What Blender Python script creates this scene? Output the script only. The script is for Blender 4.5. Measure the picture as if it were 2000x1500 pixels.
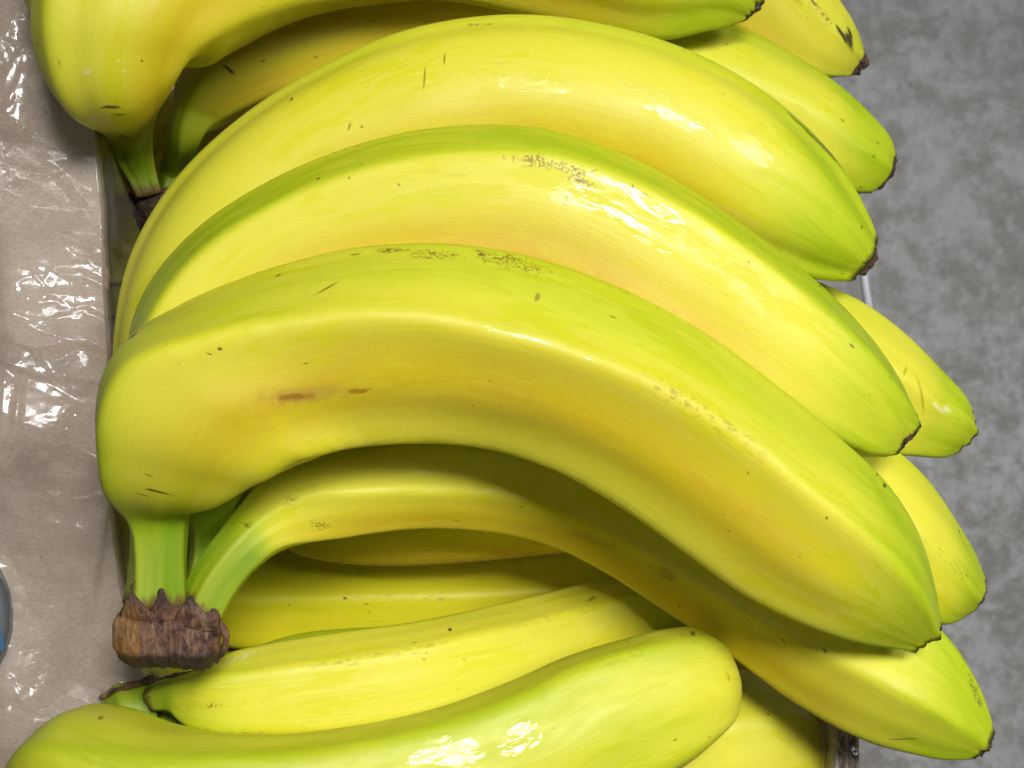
import bpy, math, random
import numpy as np
from mathutils import Vector

for o in list(bpy.data.objects):
    bpy.data.objects.remove(o, do_unlink=True)
scene = bpy.context.scene
COL = scene.collection
rng = np.random.default_rng(7)

# ------------------------------------------------------------------ camera, world, lamps, exposure
CAM_H = 0.30                 # metres above the middle of the top bunch
S0 = 0.11 / 1000.0           # metres per photo pixel at that height
cam_d = bpy.data.cameras.new("camera")
cam = bpy.data.objects.new("camera", cam_d)
COL.objects.link(cam)
cam.location = (0, 0, CAM_H)
cam_d.sensor_width = 36.0
cam_d.lens = 18.0 / (0.11 / CAM_H)
cam_d.clip_start = 0.01
cam_d.clip_end = 20.0
cam_d.dof.use_dof = True
cam_d.dof.focus_distance = 0.305
cam_d.dof.aperture_fstop = 38.0
scene.camera = cam

world = bpy.data.worlds.new("World")
scene.world = world
world.use_nodes = True
bg = world.node_tree.nodes["Background"]
bg.inputs[0].default_value = (1.0, 0.98, 0.95, 1)
bg.inputs[1].default_value = 0.018

def lamp(name, loc, target, sx, sy, watts, col):
    d = bpy.data.lights.new(name, 'AREA')
    d.shape = 'RECTANGLE'
    d.size, d.size_y = sx, sy
    d.energy = watts
    d.color = col
    o = bpy.data.objects.new(name, d)
    COL.objects.link(o)
    o.location = loc
    o.rotation_euler = (Vector(target) - Vector(loc)).to_track_quat('-Z', 'Y').to_euler()
    return o

key = lamp("area_lamp", (0.21, 0.36, 0.97), (0.09, -0.05, 0), 0.30, 0.22, 1.28, (1.0, 0.985, 0.95))  # key: overhead lamp toward the upper right
key.data.spread = math.radians(60)
lamp("area_lamp", (-0.52, 0.10, 1.5), (-0.1, 0, 0), 0.03, 0.8, 1.55, (1.0, 0.98, 0.95))  # strip added where flat film mirrors it; also fill from the left
lamp("area_lamp", (0.95, 0.55, 1.3), (0.5, 0, -0.7), 0.3, 0.7, 11.5, (0.95, 0.98, 1.0))  # added fill that brightens the floor, no particular fixture

scene.view_settings.view_transform = 'Standard'
scene.view_settings.look = 'None'
scene.view_settings.exposure = 0.0
scene.view_settings.gamma = 1.0
scene.render.engine = 'CYCLES'
scene.cycles.max_bounces = 8
scene.cycles.transparent_max_bounces = 12
scene.cycles.use_denoising = True
scene.cycles.caustics_reflective = False
scene.cycles.caustics_refractive = False

# ------------------------------------------------------------------ helpers
def sc(z):
    return S0 * (CAM_H - z) / CAM_H

def un(px, py, z):
    """point at height z under the photo position (px, py)"""
    s = sc(z)
    return np.array([(px - 1000.0) * s, (750.0 - py) * s, z])

def mesh_obj(name, verts, faces, mat, parent=None, smooth=True, attrs=None, uvs=None):
    me = bpy.data.meshes.new(name)
    v = np.asarray(verts, dtype=np.float64)
    org = np.array(parent.location) if parent is not None and parent.parent is None else None
    root = parent
    while root is not None and root.parent is not None:
        root = root.parent
    if root is not None:
        v = v - np.array(root.location)
    me.from_pydata(v.tolist(), [], [tuple(int(i) for i in f) for f in faces])
    if smooth:
        me.polygons.foreach_set("use_smooth", [True] * len(me.polygons))
    if attrs:
        for k, a in attrs.items():
            at = me.attributes.new(k, 'FLOAT', 'POINT')
            at.data.foreach_set("value", np.asarray(a, dtype=np.float32))
    if uvs is not None:
        at = me.attributes.new("peel", 'FLOAT2', 'POINT')
        at.data.foreach_set("vector", np.asarray(uvs, dtype=np.float32).ravel())
    me.update()
    if mat:
        me.materials.append(mat)
    o = bpy.data.objects.new(name, me)
    COL.objects.link(o)
    if parent is not None:
        o.parent = parent
    return o

def empty(name, loc, label, cat, group=None):
    o = bpy.data.objects.new(name, None)
    o.empty_display_size = 0.02
    COL.objects.link(o)
    o.location = loc
    o["label"] = label
    o["category"] = cat
    if group:
        o["group"] = group
    return o

def sstep(a, b, x):
    t = np.clip((x - a) / (b - a), 0, 1)
    return t * t * (3 - 2 * t)

def hash01(ix, iy, iz):
    h = (ix.astype(np.int64) * 374761393 + iy.astype(np.int64) * 668265263 + iz.astype(np.int64) * 2147483647) & 0xffffffff
    h = ((h ^ (h >> 13)) * 1274126177) & 0xffffffff
    h = h ^ (h >> 16)
    return (h & 0xffff) / 65535.0

def vnoise(p):
    """smooth value noise -1..1 on an (n,3) array"""
    i = np.floor(p).astype(np.int64)
    f = p - i
    f = f * f * (3 - 2 * f)
    r = 0
    for dx in (0, 1):
        for dy in (0, 1):
            for dz in (0, 1):
                w = (f[:, 0] if dx else 1 - f[:, 0]) * (f[:, 1] if dy else 1 - f[:, 1]) * (f[:, 2] if dz else 1 - f[:, 2])
                r = r + w * hash01(i[:, 0] + dx, i[:, 1] + dy, i[:, 2] + dz)
    return r * 2 - 1

def fbm(p, n=3):
    r = 0; a = 1.0
    for k in range(n):
        r = r + a * vnoise(p * (2.03 ** k) + 17.3 * k)
        a *= 0.5
    return r

def catmull(P, n):
    """resample rows of P (stations) evenly by arc length of the first 4 columns"""
    P = np.asarray(P, float)
    mid = (P[:, 0:2] + P[:, 2:4]) / 2
    d = np.maximum(np.hypot(*(mid[1:] - mid[:-1]).T), 6.0)
    t = np.concatenate([[0], np.cumsum(d)])
    m = np.zeros_like(P)
    m[1:-1] = ((P[1:-1] - P[:-2]) / (t[1:-1] - t[:-2])[:, None] * (t[2:] - t[1:-1])[:, None]
               + (P[2:] - P[1:-1]) / (t[2:] - t[1:-1])[:, None] * (t[1:-1] - t[:-2])[:, None]) / (t[2:] - t[:-2])[:, None]
    m[0] = (P[1] - P[0]) / (t[1] - t[0])
    m[-1] = (P[-1] - P[-2]) / (t[-1] - t[-2])
    tt = np.linspace(0, t[-1], n)
    k = np.clip(np.searchsorted(t, tt, side='right') - 1, 0, len(t) - 2)
    h = (t[k + 1] - t[k])[:, None]
    s = ((tt - t[k]) / (t[k + 1] - t[k]))[:, None]
    out = (2*s**3 - 3*s**2 + 1) * P[k] + (s**3 - 2*s**2 + s) * h * m[k] + (-2*s**3 + 3*s**2) * P[k+1] + (s**3 - s**2) * h * m[k+1]
    return out, t / t[-1]

def gsm(a, sig):
    r = int(sig * 3) + 1
    k = np.exp(-0.5 * (np.arange(-r, r + 1) / sig) ** 2); k /= k.sum()
    b = np.concatenate([2 * a[0] - a[1:r + 1][::-1], a, 2 * a[-1] - a[-r - 1:-1][::-1]])
    return np.stack([np.convolve(b[:, j], k, 'valid') for j in range(a.shape[1])], 1)

def profile(ridges, k, M, flo=0.70):
    """rounded polygon cross-section: radius over angle, corners at the ridge angles (deg, 0 = up, + = outer side)"""
    th = np.linspace(-math.pi, math.pi, M, endpoint=False)
    rs = np.sort(np.radians(np.asarray(ridges, float)))
    rs = np.concatenate([[rs[-1] - 2 * math.pi], rs, [rs[0] + 2 * math.pi]])
    j = np.clip(np.searchsorted(rs, th, side='right') - 1, 0, len(rs) - 2)
    a, b = rs[j], rs[j + 1]
    h = (b - a) / 2; m = (a + b) / 2
    ch = np.maximum(np.cos(h) / np.maximum(np.cos(th - m), 0.05), flo)
    near = np.minimum(np.abs(th - a), np.abs(b - th))
    r = (1 - k) + k * ch
    r = r + 0.002 * np.exp(-(near / math.radians(7)) ** 2) - 0.012 * np.exp(-((near - math.radians(17)) / math.radians(9)) ** 2)
    sig = 4.2 / 360 * M
    rr = int(sig * 3) + 1
    g = np.exp(-0.5 * (np.arange(-rr, rr + 1) / sig) ** 2); g /= g.sum()
    r = np.convolve(np.concatenate([r[-rr:], r, r[:rr]]), g, 'valid')
    return th, r, np.exp(-(near / math.radians(9)) ** 2)

def sweep(stations, n=220, M=96, ridges=(10, 90, -60, -130, 150), k=0.88, kend=0.9, twist=None, aspect=0.92, z=None, smooth=2.0, lump=0.012, seed=0):
    """banana-like body: stations = rows (outer_x, outer_y, inner_x, inner_y, z)"""
    P = [list(s) if len(s) == 5 else list(s) + [z] for s in stations]
    Q, tk = catmull(P, n)
    Q = gsm(Q, smooth) if smooth else Q
    A = Q[:, 0:2]; B = Q[:, 2:4]; zz = Q[:, 4]
    s = S0 * (CAM_H - zz) / CAM_H
    A3 = np.stack([(A[:, 0] - 1000) * s, (750 - A[:, 1]) * s, zz], 1)
    B3 = np.stack([(B[:, 0] - 1000) * s, (750 - B[:, 1]) * s, zz], 1)
    c = (A3 + B3) / 2
    L = A3 - B3
    hw = np.linalg.norm(L, axis=1) / 2
    L = L / np.maximum(hw * 2, 1e-9)[:, None]
    T = np.gradient(c, axis=0)
    T /= np.linalg.norm(T, axis=1)[:, None]
    U = np.cross(T, L)
    U *= np.sign(U[:, 2:3] + 1e-9)
    U /= np.linalg.norm(U, axis=1)[:, None]
    arc = np.concatenate([[0], np.cumsum(np.linalg.norm(np.diff(c, axis=0), axis=1))])
    u = arc / arc[-1]
    if twist is None:
        tw = np.zeros(n)
    else:
        tw = np.interp(u, [q[0] for q in twist], [q[1] for q in twist])
    V = np.zeros((n, M, 3)); RD = np.zeros((n, M)); TH = np.zeros((n, M)); UV = np.zeros((n, M, 2))
    for i in range(n):
        e = max(sstep(0.16, 0.0, u[i]), sstep(0.84, 1.0, u[i]))
        th, r, rd = profile([q + tw[i] for q in ridges], k + (kend - k) * e, M, 0.70 - 0.10 * sstep(0.86, 1.0, u[i]))
        r = r * (1 + lump * (np.sin(2 * th + 7 * u[i] + seed) * np.sin(9 * u[i] + seed * 2.1) + 0.6 * np.sin(3 * th - 5 * u[i] + 1.7 * seed) * np.sin(17 * u[i] + seed)))
        lat, up = np.sin(th) * r, np.cos(th) * r
        lo, hi = lat.min(), lat.max()
        lat = (lat - (lo + hi) / 2) / ((hi - lo) / 2)
        V[i] = c[i] + (lat * hw[i])[:, None] * L[i] + (up * hw[i] * aspect)[:, None] * U[i]
        RD[i] = rd; TH[i] = th
        UV[i, :, 0] = arc[i]
        UV[i, :, 1] = th * 0.019
    rj = np.random.default_rng(int(seed) * 31 + 5)
    ja = np.linspace(0, 2 * math.pi, M, endpoint=False)
    jg = sum(rj.normal(0, 1) * np.sin(q * ja + rj.uniform(0, 6.28)) for q in (1, 2, 3, 5, 7, 11)) * 0.62 + 0.25 * rj.normal(0, 1, M)
    jg = jg * rj.uniform(0.7, 1.25)
    for kk, wj in ((n - 1, 1.0), (n - 2, 0.7), (n - 3, 0.35)):
        V[kk] += T[kk] * (jg * wj * 0.00042)[:, None]
    verts = V.reshape(-1, 3)
    idx = np.arange(n * M).reshape(n, M)
    f = np.stack([idx[:-1], np.roll(idx, -1, 1)[:-1], np.roll(idx, -1, 1)[1:], idx[1:]], -1).reshape(-1, 4)
    # orientation: T x ... make outward
    nrm = np.cross(V[n // 2, 1] - V[n // 2, 0], V[n // 2 + 1, 0] - V[n // 2, 0])
    if np.dot(nrm, V[n // 2, 0] - c[n // 2]) < 0:
        f = f[:, ::-1]; flip = True
    else:
        flip = False
    faces = f.tolist()
    c0 = len(verts); verts = np.concatenate([verts, c[0:1] - T[0] * hw[0] * 0.1, c[-1:] - T[-1] * hw[-1] * 0.15])
    for j in range(M):
        a, b = j, (j + 1) % M
        q0 = (c0, b, a); q1 = (c0 + 1, idx[-1, a], idx[-1, b])
        if flip:
            q0 = q0[::-1]; q1 = q1[::-1]
        faces.append(q0); faces.append(q1)
    ext = lambda a, x, y: np.concatenate([a.reshape(-1), [x, y]])
    return dict(v=verts, f=faces, u=ext(np.repeat(u, M), 0, 1), ridge=ext(RD, 0, 0), th=ext(TH, 0, 0),
                uv=np.concatenate([UV.reshape(-1, 2), [[0, 0], [arc[-1], 0]]]), T=T, L=L, U=U, c=c, hw=hw, n=n, M=M, aspect=aspect)

# ------------------------------------------------------------------ node helper
class NT:
    def __init__(self, name):
        self.m = bpy.data.materials.new(name)
        self.m.use_nodes = True
        self.t = self.m.node_tree
        self.t.nodes.clear()
        self.out = self.n('ShaderNodeOutputMaterial')
    def n(self, kind, **kw):
        nd = self.t.nodes.new(kind)
        for a, b in kw.items():
            setattr(nd, a, b)
        return nd
    def lk(self, a, b):
        self.t.links.new(a, b)
    def put(self, sock, v):
        if hasattr(v, 'is_linked') or hasattr(v, 'links'):
            self.lk(v, sock)
        else:
            sock.default_value = v
    def math(self, op, a, b=0.0, c=0.0, clamp=False):
        nd = self.n('ShaderNodeMath', operation=op, use_clamp=clamp)
        self.put(nd.inputs[0], a); self.put(nd.inputs[1], b)
        if op in ('MULTIPLY_ADD',):
            self.put(nd.inputs[2], c)
        return nd.outputs[0]
    def rng(self, v, a, b, c=0.0, d=1.0, smooth=True):
        nd = self.n('ShaderNodeMapRange', interpolation_type='SMOOTHSTEP' if smooth else 'LINEAR')
        self.put(nd.inputs[0], v)
        for i, q in enumerate((a, b, c, d)):
            self.put(nd.inputs[i + 1], q)
        return nd.outputs[0]
    def mix(self, f, a, b, blend='MIX'):
        nd = self.n('ShaderNodeMix', data_type='RGBA', blend_type=blend)
        self.put(nd.inputs[0], f)
        self.put(nd.inputs[6], a if not isinstance(a, tuple) else (*a, 1.0))
        self.put(nd.inputs[7], b if not isinstance(b, tuple) else (*b, 1.0))
        return nd.outputs[2]
    def noise(self, vec, scale, detail=3.0, rough=0.55, dist=0.0, dims='3D', w=0.0):
        nd = self.n('ShaderNodeTexNoise', noise_dimensions=dims)
        self.put(nd.inputs['Vector'], vec)
        nd.inputs['Scale'].default_value = scale
        nd.inputs['Detail'].default_value = detail
        nd.inputs['Roughness'].default_value = rough
        nd.inputs['Distortion'].default_value = dist
        return nd.outputs['Fac']
    def vor(self, vec, scale, feature='F1'):
        nd = self.n('ShaderNodeTexVoronoi', feature=feature)
        self.put(nd.inputs['Vector'], vec)
        nd.inputs['Scale'].default_value = scale
        return nd
    def mapping(self, vec, loc=(0, 0, 0), rot=(0, 0, 0), scale=(1, 1, 1), kind='POINT'):
        nd = self.n('ShaderNodeMapping', vector_type=kind)
        self.put(nd.inputs[0], vec)
        nd.inputs[1].default_value = loc
        nd.inputs[2].default_value = rot
        nd.inputs[3].default_value = scale
        return nd.outputs[0]
    def attr(self, name, out='Fac'):
        nd = self.n('ShaderNodeAttribute', attribute_name=name)
        return nd.outputs[out]
    def bump(self, h, strength, dist, normal=None):
        nd = self.n('ShaderNodeBump')
        nd.inputs['Strength'].default_value = strength
        nd.inputs['Distance'].default_value = dist
        self.put(nd.inputs['Height'], h)
        if normal is not None:
            self.lk(normal, nd.inputs['Normal'])
        return nd.outputs[0]
    def principled(self, **kw):
        nd = self.n('ShaderNodeBsdfPrincipled')
        for a, b in kw.items():
            self.put(nd.inputs[a.replace('_', ' ')], b if not (isinstance(b, tuple) and len(b) == 3) else (*b, 1.0))
        return nd

# ------------------------------------------------------------------ banana peel
BROWN = (0.13, 0.045, 0.012)
TAN = (0.42, 0.25, 0.05)
DARK = (0.035, 0.02, 0.01)
WHITE = (0.82, 0.78, 0.45)

def peel_material(name, seed, scars, wets, bloom=1.0, speck=0.5):
    """scars: (local point, angle, half_len, half_wid, colour, strength, rough edge); wets: (local point, angle, hl, hw)"""
    t = NT(name)
    obj = t.n('ShaderNodeTexCoord').outputs['Object']
    uv = t.attr('peel', 'Vector')
    uvs = t.mapping(uv, loc=(seed * 0.37, seed * 0.21, seed * 1.3))
    green = t.attr('green')
    ridge = t.attr('ridge')
    # slow colour drift
    n1 = t.noise(t.mapping(uvs, scale=(28, 60, 1)), 1.0, 3, 0.5)
    n2 = t.noise(t.mapping(uvs, scale=(50, 190, 1)), 1.0, 5, 0.6, 0.6)
    fib = t.noise(t.mapping(uvs, scale=(40, 1500, 1)), 1.0, 2, 0.5)
    grain = t.noise(uvs, 2600, 2, 0.6)
    base = t.mix(t.rng(n1, 0.35, 0.68), (0.745, 0.665, 0.006), (0.72, 0.69, 0.010))
    # bloom: the waxy coat, pale where whole, clear yellow-green where rubbed off in patches
    rub = t.rng(n2, 0.505, 0.54)
    big = t.rng(t.noise(t.mapping(uvs, scale=(22, 34, 1)), 1.0, 2), 0.40, 0.60)
    base = t.mix(t.math('MULTIPLY', rub, t.math('MULTIPLY_ADD', big, 0.55, 0.1)), t.mix(0.55 * bloom, base, (0.76, 0.725, 0.095)), t.mix(0.6, base, (0.66, 0.645, 0.001)))
    base = t.mix(t.math('MULTIPLY', t.attr('warm'), t.rng(rub, 0.0, 1.0, 0.88, 0.72)), base, t.mix(t.rng(n1, 0.3, 0.7), (0.62, 0.425, 0.022), (0.66, 0.47, 0.008)))  # ochre lower flanks: tan peel plus shade tone put into the colour
    g = t.math('ADD', green, t.math('MULTIPLY', t.math('SUBTRACT', n1, 0.5), 0.45), clamp=True)
    g = t.rng(g, 0.08, 0.95)
    gcol = t.mix(t.rng(n2, 0.4, 0.62), (0.47, 0.57, 0.016), (0.37, 0.50, 0.004))
    base = t.mix(g, base, gcol)
    stem = t.attr('stem')
    scol = t.mix(t.rng(n1, 0.3, 0.7), (0.20, 0.34, 0.004), (0.33, 0.42, 0.014))
    scol = t.mix(t.math('MULTIPLY', ridge, 0.22), scol, (0.46, 0.46, 0.045))
    base = t.mix(stem, base, scol)
    base = t.mix(t.rng(t.math('ADD', t.attr('u'), t.math('MULTIPLY', t.math('SUBTRACT', n2, 0.5), 0.03)), 0.006, 0.016, 0.85, 0.0), base, (0.16, 0.075, 0.025))
    # fibres and grain
    base = t.mix(1.0, base, t.mix(fib, (0.95, 0.945, 0.93), (1.03, 1.03, 1.04)), 'MULTIPLY')
    base = t.mix(1.0, base, t.mix(grain, (0.89, 0.89, 0.86), (1.10, 1.10, 1.13)), 'MULTIPLY')
    # rub marks: faint dull strokes that run with the fibres
    sn = t.noise(t.mapping(uvs, rot=(0, 0, 0.06), scale=(120, 620, 1)), 1.0, 6, 0.7, 0.4)
    sa = t.rng(t.noise(t.mapping(uvs, loc=(2.1, 4.4, 0)), 38, 3), 0.50, 0.68)
    base = t.mix(t.math('MULTIPLY', t.math('MULTIPLY', t.rng(sn, 0.56, 0.68), sa), 0.30), base, (0.46, 0.33, 0.06))
    # small freckles
    v = t.vor(uvs, 330)
    pick = t.rng(t.n_sep(v.outputs['Color']) if False else v.outputs['Color'], 0.0, 1.0, 0, 1, False)
    sx = t.n('ShaderNodeSeparateColor'); t.lk(v.outputs['Color'], sx.inputs[0])
    keep = t.math('GREATER_THAN', sx.outputs[0], 0.93 - 0.10 * speck)
    area = t.rng(t.noise(uvs, 45, 2), 0.46, 0.62)
    dot = t.rng(v.outputs['Distance'], 0.05, 0.16, 1, 0)
    dots = t.math('MULTIPLY', t.math('MULTIPLY', dot, keep), area)
    base = t.mix(t.math('MULTIPLY', dots, 0.75), base, (0.23, 0.15, 0.015))
    v2 = t.vor(t.mapping(uvs, rot=(0, 0, 0.4), scale=(1.0, 2.6, 1)), 110)
    s2 = t.n('ShaderNodeSeparateColor'); t.lk(v2.outputs['Color'], s2.inputs[0])
    keep2 = t.math('GREATER_THAN', s2.outputs[0], 0.965 - 0.05 * speck)
    dash = t.math('MULTIPLY', t.rng(v2.outputs['Distance'], 0.04, 0.11, 1, 0), keep2)
    base = t.mix(t.math('MULTIPLY', dash, 0.8), base, BROWN)
    # fine dark wear along the ridges
    wn = t.noise(t.mapping(uvs, scale=(500, 900, 1)), 1.0, 3, 0.7)
    wl = t.rng(t.noise(uvs, 26, 2), 0.56, 0.70)
    wear = t.math('MULTIPLY', t.math('MULTIPLY', t.rng(ridge, 0.55, 1.0), t.rng(wn, 0.50, 0.64)), wl)
    base = t.mix(t.math('MULTIPLY', wear, 0.5), base, (0.22, 0.15, 0.02))
    # the larger bruises and scratches, each its own
    dn = t.n('ShaderNodeTexNoise'); t.lk(obj, dn.inputs['Vector'])
    dn.inputs['Scale'].default_value = 420; dn.inputs['Detail'].default_value = 4
    br = t.noise(obj, 1500, 3, 0.7)
    for (p, ang, hl, hw, col, st, jag) in scars:
        q = t.mapping(obj, loc=tuple(p), rot=(0, 0, ang), scale=(hl, hw, 0.012), kind='TEXTURE')
        off = t.n('ShaderNodeVectorMath', operation='MULTIPLY_ADD')
        t.lk(dn.outputs['Color'], off.inputs[0]); off.inputs[1].default_value = (jag, jag, 0); t.lk(q, off.inputs[2])
        sub = t.n('ShaderNodeVectorMath', operation='SUBTRACT')
        t.lk(off.outputs[0], sub.inputs[0]); sub.inputs[1].default_value = (jag / 2, jag / 2, 0)
        ln = t.n('ShaderNodeVectorMath', operation='LENGTH'); t.lk(sub.outputs[0], ln.inputs[0])
        m = t.rng(ln.outputs['Value'], 0.35, 1.0, 1, 0)
        if jag > 1.75:
            m = t.math('MULTIPLY', m, t.rng(br, 0.44, 0.60))
        base = t.mix(t.math('MULTIPLY', m, st), base, col)
    # blackened rim at the blossom end
    rim = t.math('ADD', t.attr('u'), t.math('MULTIPLY', t.math('SUBTRACT', wn, 0.5), 0.012))
    base = t.mix(t.math('MULTIPLY', t.rng(rim, 0.990 + 0.004 * ((seed * 0.37) % 1), 0.9985), 0.9), base, DARK)
    # surface relief
    h = t.math('ADD', t.math('MULTIPLY', fib, 0.5), t.math('MULTIPLY', grain, 0.5))
    nrm = t.bump(h, 0.42, 0.00014)
    nrm = t.bump(t.noise(uvs, 120, 3), 0.25, 0.0004, nrm)
    # water: thin broken film with lumpy edges
    wet = None
    for (p, ang, hl, hw) in wets:
        q = t.mapping(obj, loc=tuple(p), rot=(0, 0, ang), scale=(hl, hw, 0.02), kind='TEXTURE')
        ln = t.n('ShaderNodeVectorMath', operation='LENGTH'); t.lk(q, ln.inputs[0])
        m = t.rng(ln.outputs['Value'], 0.35, 1.0, 1, 0)
        wet = m if wet is None else t.math('MAXIMUM', wet, m)
    kw = {}
    if wet is not None:
        wa = t.noise(t.mapping(uvs, scale=(110, 300, 1)), 1.0, 5, 0.6, 0.7)
        wm = t.rng(t.math('ADD', wa, t.math('MULTIPLY', wet, 0.34)), 0.66, 0.76)
        wm = t.math('MULTIPLY', wm, t.rng(wet, 0.02, 0.2))
        lum = t.noise(t.mapping(uvs, scale=(120, 300, 1)), 1.0, 3, 0.45, 0.5)
        cn = t.bump(t.math('ADD', t.math('MULTIPLY', wm, 0.6), t.math('MULTIPLY', lum, 0.9)), 0.34, 0.0011)
        kw = dict(Coat_Weight=t.math('MULTIPLY', wm, 0.8), Coat_Roughness=t.rng(t.noise(t.mapping(uvs, scale=(90, 160, 1)), 1.0, 3), 0.38, 0.62, 0.05, 0.24), Coat_IOR=1.36)
        base = t.mix(t.math('MULTIPLY', wm, 0.35), base, t.mix(0.5, base, (0.66, 0.64, 0.01)))
    p = t.principled(Base_Color=base, Roughness=t.rng(n2, 0.3, 0.7, 0.42, 0.56), **kw)
    p.inputs['Specular IOR Level'].default_value = 0.40
    p.inputs['Subsurface Weight'].default_value = 0.10
    p.inputs['Subsurface Radius'].default_value = (1.0, 0.65, 0.12)
    p.inputs['Subsurface Scale'].default_value = 0.003
    t.lk(nrm, p.inputs['Normal'])
    if wet is not None:
        t.lk(cn, p.inputs['Coat Normal'])
    t.lk(p.outputs[0], t.out.inputs[0])
    return t.m

def mat_tip():
    t = NT("dried_blossom")
    obj = t.n('ShaderNodeTexCoord').outputs['Object']
    a = t.noise(obj, 900, 4, 0.65)
    c = t.mix(t.rng(a, 0.35, 0.7), (0.022, 0.014, 0.012), (0.16, 0.085, 0.05))
    p = t.principled(Base_Color=c, Roughness=0.75)
    t.lk(t.bump(a, 0.8, 0.0006), p.inputs['Normal'])
    t.lk(p.outputs[0], t.out.inputs[0])
    return t.m
TIP = mat_tip()

count = 0
def banana(parent, st, z=None, scars=(), wets=(), stem=0.0, stemw=0.05, tipg=0.75, outg=0.35, midg=0.0, tip=0.0, tipscale=0.8,
           warm=0.35, speck=0.88, label=None, warmc=-1.0, cap=None, gfall=0.16, bloom=1.0, **kw):
    global count
    count += 1
    seed = count
    d = sweep(st, z=z, seed=seed, **kw)
    u, th = d['u'], d['th']
    green = midg + tipg * sstep(0.80, 0.985, u) + outg * np.exp(-((th - 1.15) / 0.55) ** 2) + 0.16 * d['ridge']
    if cap:
        tw = np.radians(np.interp(u, [q[0] for q in kw['twist']], [q[1] for q in kw['twist']])) if kw.get('twist') else 0
        green = green + cap[1] * sstep(cap[0] - 0.05, cap[0] + 0.10, th - tw) * sstep(2.6, 2.2, th)
    if stem > 0:
        green = green + 0.5 * sstep(stem + gfall, stem, u)
        sm = sstep(stem + stemw, stem - stemw * 0.6, u)
    else:
        sm = np.zeros_like(u)
    warmv = np.minimum(warm * 1.35, 1.0) * np.exp(-((th - warmc) / 0.6) ** 2) * sstep(0.03, 0.25, u) * sstep(0.95, 0.75, u)  # mask of the lower flank for tan peel and painted shade warmth
    o = None
    org = np.array(parent.location)
    v = d['v']
    s = S0 * (CAM_H - v[:, 2]) / CAM_H
    vx = 1000 + v[:, 0] / s; vy = 750 - v[:, 1] / s
    def find(px, py):
        r = np.hypot(vx - px, vy - py)
        near = np.where(r < max(9, r.min() + 4))[0]
        return v[near[np.argmax(v[near, 2])]] - org
    sca = []
    for (px, py, ln, wd, ang, col, stg, jag) in scars:
        pt = find(px, py)
        f = S0 * (CAM_H - pt[2]) / CAM_H
        sca.append((pt, math.radians(-ang), ln * f / 2, wd * f / 2, col, stg, jag))
    wt = []
    for (px, py, ln, wd, ang) in wets:
        pt = find(px, py)
        f = S0 * (CAM_H - pt[2]) / CAM_H
        wt.append((pt, math.radians(-ang), ln * f / 2, wd * f / 2))
    m = peel_material("banana_peel", seed, sca, wt, speck=speck, bloom=bloom)
    o = mesh_obj("banana", v, d['f'], m, parent, attrs=dict(u=u, ridge=d['ridge'], green=green, stem=sm, warm=warmv), uvs=d['uv'])
    if label:
        o["label"] = label
    if tip > 0:
        blossom(o, d, tip, tipscale)
    return o, d

def blossom(parent, d, length, scale):
    M = 40; c = d['c'][-1]; T = d['T'][-1]; L = d['L'][-1]; U = d['U'][-1]; hw = d['hw'][-1]
    rings = []
    K = 7
    r0 = np.random.default_rng(int(abs(c[0]) * 1e6) % 9999)
    jag = r0.normal(0, 0.16, M); jag = (jag + np.roll(jag, 1) + np.roll(jag, 2) * 0.7) / 1.6
    for k in range(K):
        q = k / (K - 1)
        th = np.linspace(0, 2 * math.pi, M, endpoint=False)
        rad = scale * (1.05 - 0.22 * q) * (1 + 0.10 * np.sin(5 * th + 1) + 0.025 * r0.normal(0, 1, M))
        ln = length * (q + jag * q * 1.6) - 0.0012 * (1 - q)
        rings.append(c + (np.sin(th) * rad * hw)[:, None] * L + (np.cos(th) * rad * hw * d['aspect'])[:, None] * U + ln[:, None] * T)
    v = np.concatenate(rings + [[c + T * length * 0.35]])
    f = []
    for k in range(K - 1):
        for j in range(M):
            f.append((k * M + j, k * M + (j + 1) % M, (k + 1) * M + (j + 1) % M, (k + 1) * M + j))
    for j in range(M):
        f.append(((K - 1) * M + j, (K - 1) * M + (j + 1) % M, K * M))
    return mesh_obj("blossom_tip", v, f, TIP, parent, smooth=False)

# ------------------------------------------------------------------ floor
def mat_floor():
    t = NT("concrete")
    g = t.n('ShaderNodeTexCoord').outputs['Object']
    a = t.noise(g, 30, 8, 0.74, 0.3)
    b = t.noise(t.mapping(g, loc=(3, 1, 0)), 95, 5, 0.65)
    cc = t.noise(g, 3.0, 3)
    f = t.noise(g, 260, 5, 0.75)
    m = t.math('ADD', t.math('MULTIPLY', a, 0.62), t.math('MULTIPLY', b, 0.38))
    col = t.mix(t.rng(m, 0.40, 0.605), (0.355, 0.33, 0.30), (0.67, 0.68, 0.69))
    col = t.mix(t.rng(cc, 0.35, 0.7, 0, 0.35), col, (0.30, 0.29, 0.28))
    col = t.mix(1.0, col, t.mix(f, (0.68, 0.68, 0.67), (1.28, 1.28, 1.29)), 'MULTIPLY')
    p = t.principled(Base_Color=col, Roughness=t.rng(b, 0.3, 0.7, 0.45, 0.75))
    t.lk(t.bump(f, 0.3, 0.0008), p.inputs['Normal'])
    t.lk(p.outputs[0], t.out.inputs[0])
    return t.m
FZ = -0.72
fl = mesh_obj("floor", [(-3, -3, FZ), (3, -3, FZ), (3, 3, FZ), (-3, 3, FZ)], [(0, 1, 2, 3)], mat_floor())
fl["kind"] = "structure"
fl["label"] = "mottled grey concrete floor far below the box"

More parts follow.
